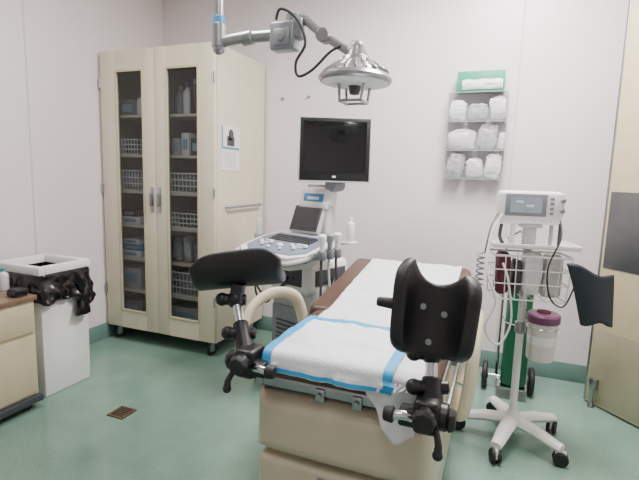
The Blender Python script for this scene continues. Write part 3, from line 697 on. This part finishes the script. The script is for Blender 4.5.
tag(B().tube([world(-.235+.018*cos(k*.9),-.05+.018*sin(k*.9),1.02-.0040*k) for k in range(44)],.0045,6).tube([world(-.235+.018,-.05,1.02),world(-.20,-.06,1.15),world(-.165,-.03,1.22)],.0045,6,True).build('coiled_cord','grey'),'grey coiled cord hanging at the left side of the stand','cord')
cw=world(.078,-.095,.50)
wc=thing('wipes_canister','off-white wipes tub with purple lid hanging on the stand','canister',cw)
B().lathe([(.060,0),(.065,.006),(.070,.19),(.070,.195)],cw,n=32).build('canister_body','tub',wc)
B().lathe([(.0655,0),(.0688,.09),(.069,.09)],cw+V((0,0,.04)),n=32).build('label_band','white',wc)
o=B().lathe([(.076,.0),(.078,.004),(.078,.036),(.071,.044),(.03,.048)],cw+V((0,0,.195)),n=32).build('lid','purple',wc)
B().lathe([(.033,0),(.031,.008),(.02,.01)],cw+V((0,0,.242)),n=20).build('lid_cap','maroon',o)
b=B();q=V(cw)-V((SX,SY,0));rr_=.074
for z in (.17,): b.tube([(q.x+rr_*cos(a*pi/8),q.y+rr_*sin(a*pi/8),q.z+z) for a in range(16)],.003,6,False,True)
for a in range(2,18,8): b.tube([(q.x+rr_*cos(a*pi/8),q.y+rr_*sin(a*pi/8),q.z-.004),(q.x+rr_*cos(a*pi/8),q.y+rr_*sin(a*pi/8),q.z+.17)],.003,6)
a=2*pi/8;b.tube([(q.x-rr_*cos(a),q.y-rr_*sin(a),q.z-.004),(q.x+rr_*cos(a),q.y+rr_*sin(a),q.z-.004)],.003,6)
b.tube([(q.x-.053,q.y+.053,q.z+.17),(0,0,q.z+.17)],.006,6);b.build('canister_ring','chrome',vs)
# ---------------------------------------------------------------- oxygen cylinder cart
ox=thing('oxygen_cylinder','green oxygen cylinder on a two wheel cart behind the stand','oxygen cylinder',(.13,3.12,0),0,local=True)
B().lathe([(.068,.09),(.077,.10),(.077,.72),(.06,.77),(.022,.80),(.02,.83)],(.03,-.015,0),n=28).build('cylinder_body','green',ox)
B().cyl((.03,-.01,.83),(.03,-.01,.88),.018,bev=.003).cyl((-.005,-.01,.865),(.065,-.01,.865),.009).build('valve','chrome',ox)
b=B();b.tube([(-.07,.08,.09),(-.07,.08,1.02),(0,.085,1.07),(.07,.08,1.02),(.07,.08,.09)],.009,8);b.cyl((-.14,.07,.09),(.14,.07,.09),.007);b.span((-.07,-.09,.075),(.11,.09,.085))
b.tube([(.10,.08,.5)]+[(.03+.083*cos(a),-.015+.083*sin(a),.5) for a in [0.6-k*.45 for k in range(10)]]+[(-.06,.08,.5)],.005,6);b.build('cart_frame','chrome',ox)
for s in (-1,1):
    o=B().cyl((s*.125,.07,.09),(s*.16,.07,.09),.09,.09,28,.01).build('wheel','rubber',ox);B().cyl((s*.12,.07,.09),(s*.166,.07,.09),.03,bev=.003).build('hub','grey',o)
# ---------------------------------------------------------------- lights
def troffer(x,y,w,d,e,label):
    t=thing('ceiling_light',label,'ceiling light',(x,y,ZC))
    b=B()
    for a,c in (((x-w/2-.03,y-d/2-.03),(x+w/2+.03,y-d/2)),((x-w/2-.03,y+d/2),(x+w/2+.03,y+d/2+.03)),((x-w/2-.03,y-d/2),(x-w/2,y+d/2)),((x+w/2,y-d/2),(x+w/2+.03,y+d/2))):
        b.span((a[0],a[1],ZC-.03),(c[0],c[1],ZC-.001))
    b.build('frame','white',t);B().span((x-w/2,y-d/2,ZC-.015),(x+w/2,y+d/2,ZC-.005)).build('diffuser','lamp',t)
    l=bpy.data.lights.new('ceiling_lamp','AREA');l.shape='RECTANGLE';l.size=w;l.size_y=d;l.energy=e;l.color=(1,.96,.92)
    o=bpy.data.objects.new('ceiling_lamp',l);C.objects.link(o);o.location=(x,y,ZC-.04)
troffer(.0,2.5,.6,.6,132,'ceiling light panel nearest the back wall')
troffer(-1.7,1.7,.6,.6,34,'ceiling light panel over the left of the room')
troffer(-.3,.3,.6,.6,14,'ceiling light panel near the entrance')
w=bpy.data.worlds.new('world');bpy.context.scene.world=w;w.use_nodes=True;w.node_tree.nodes['Background'].inputs[0].default_value=(.8,.85,.9,1);w.node_tree.nodes['Background'].inputs[1].default_value=.3
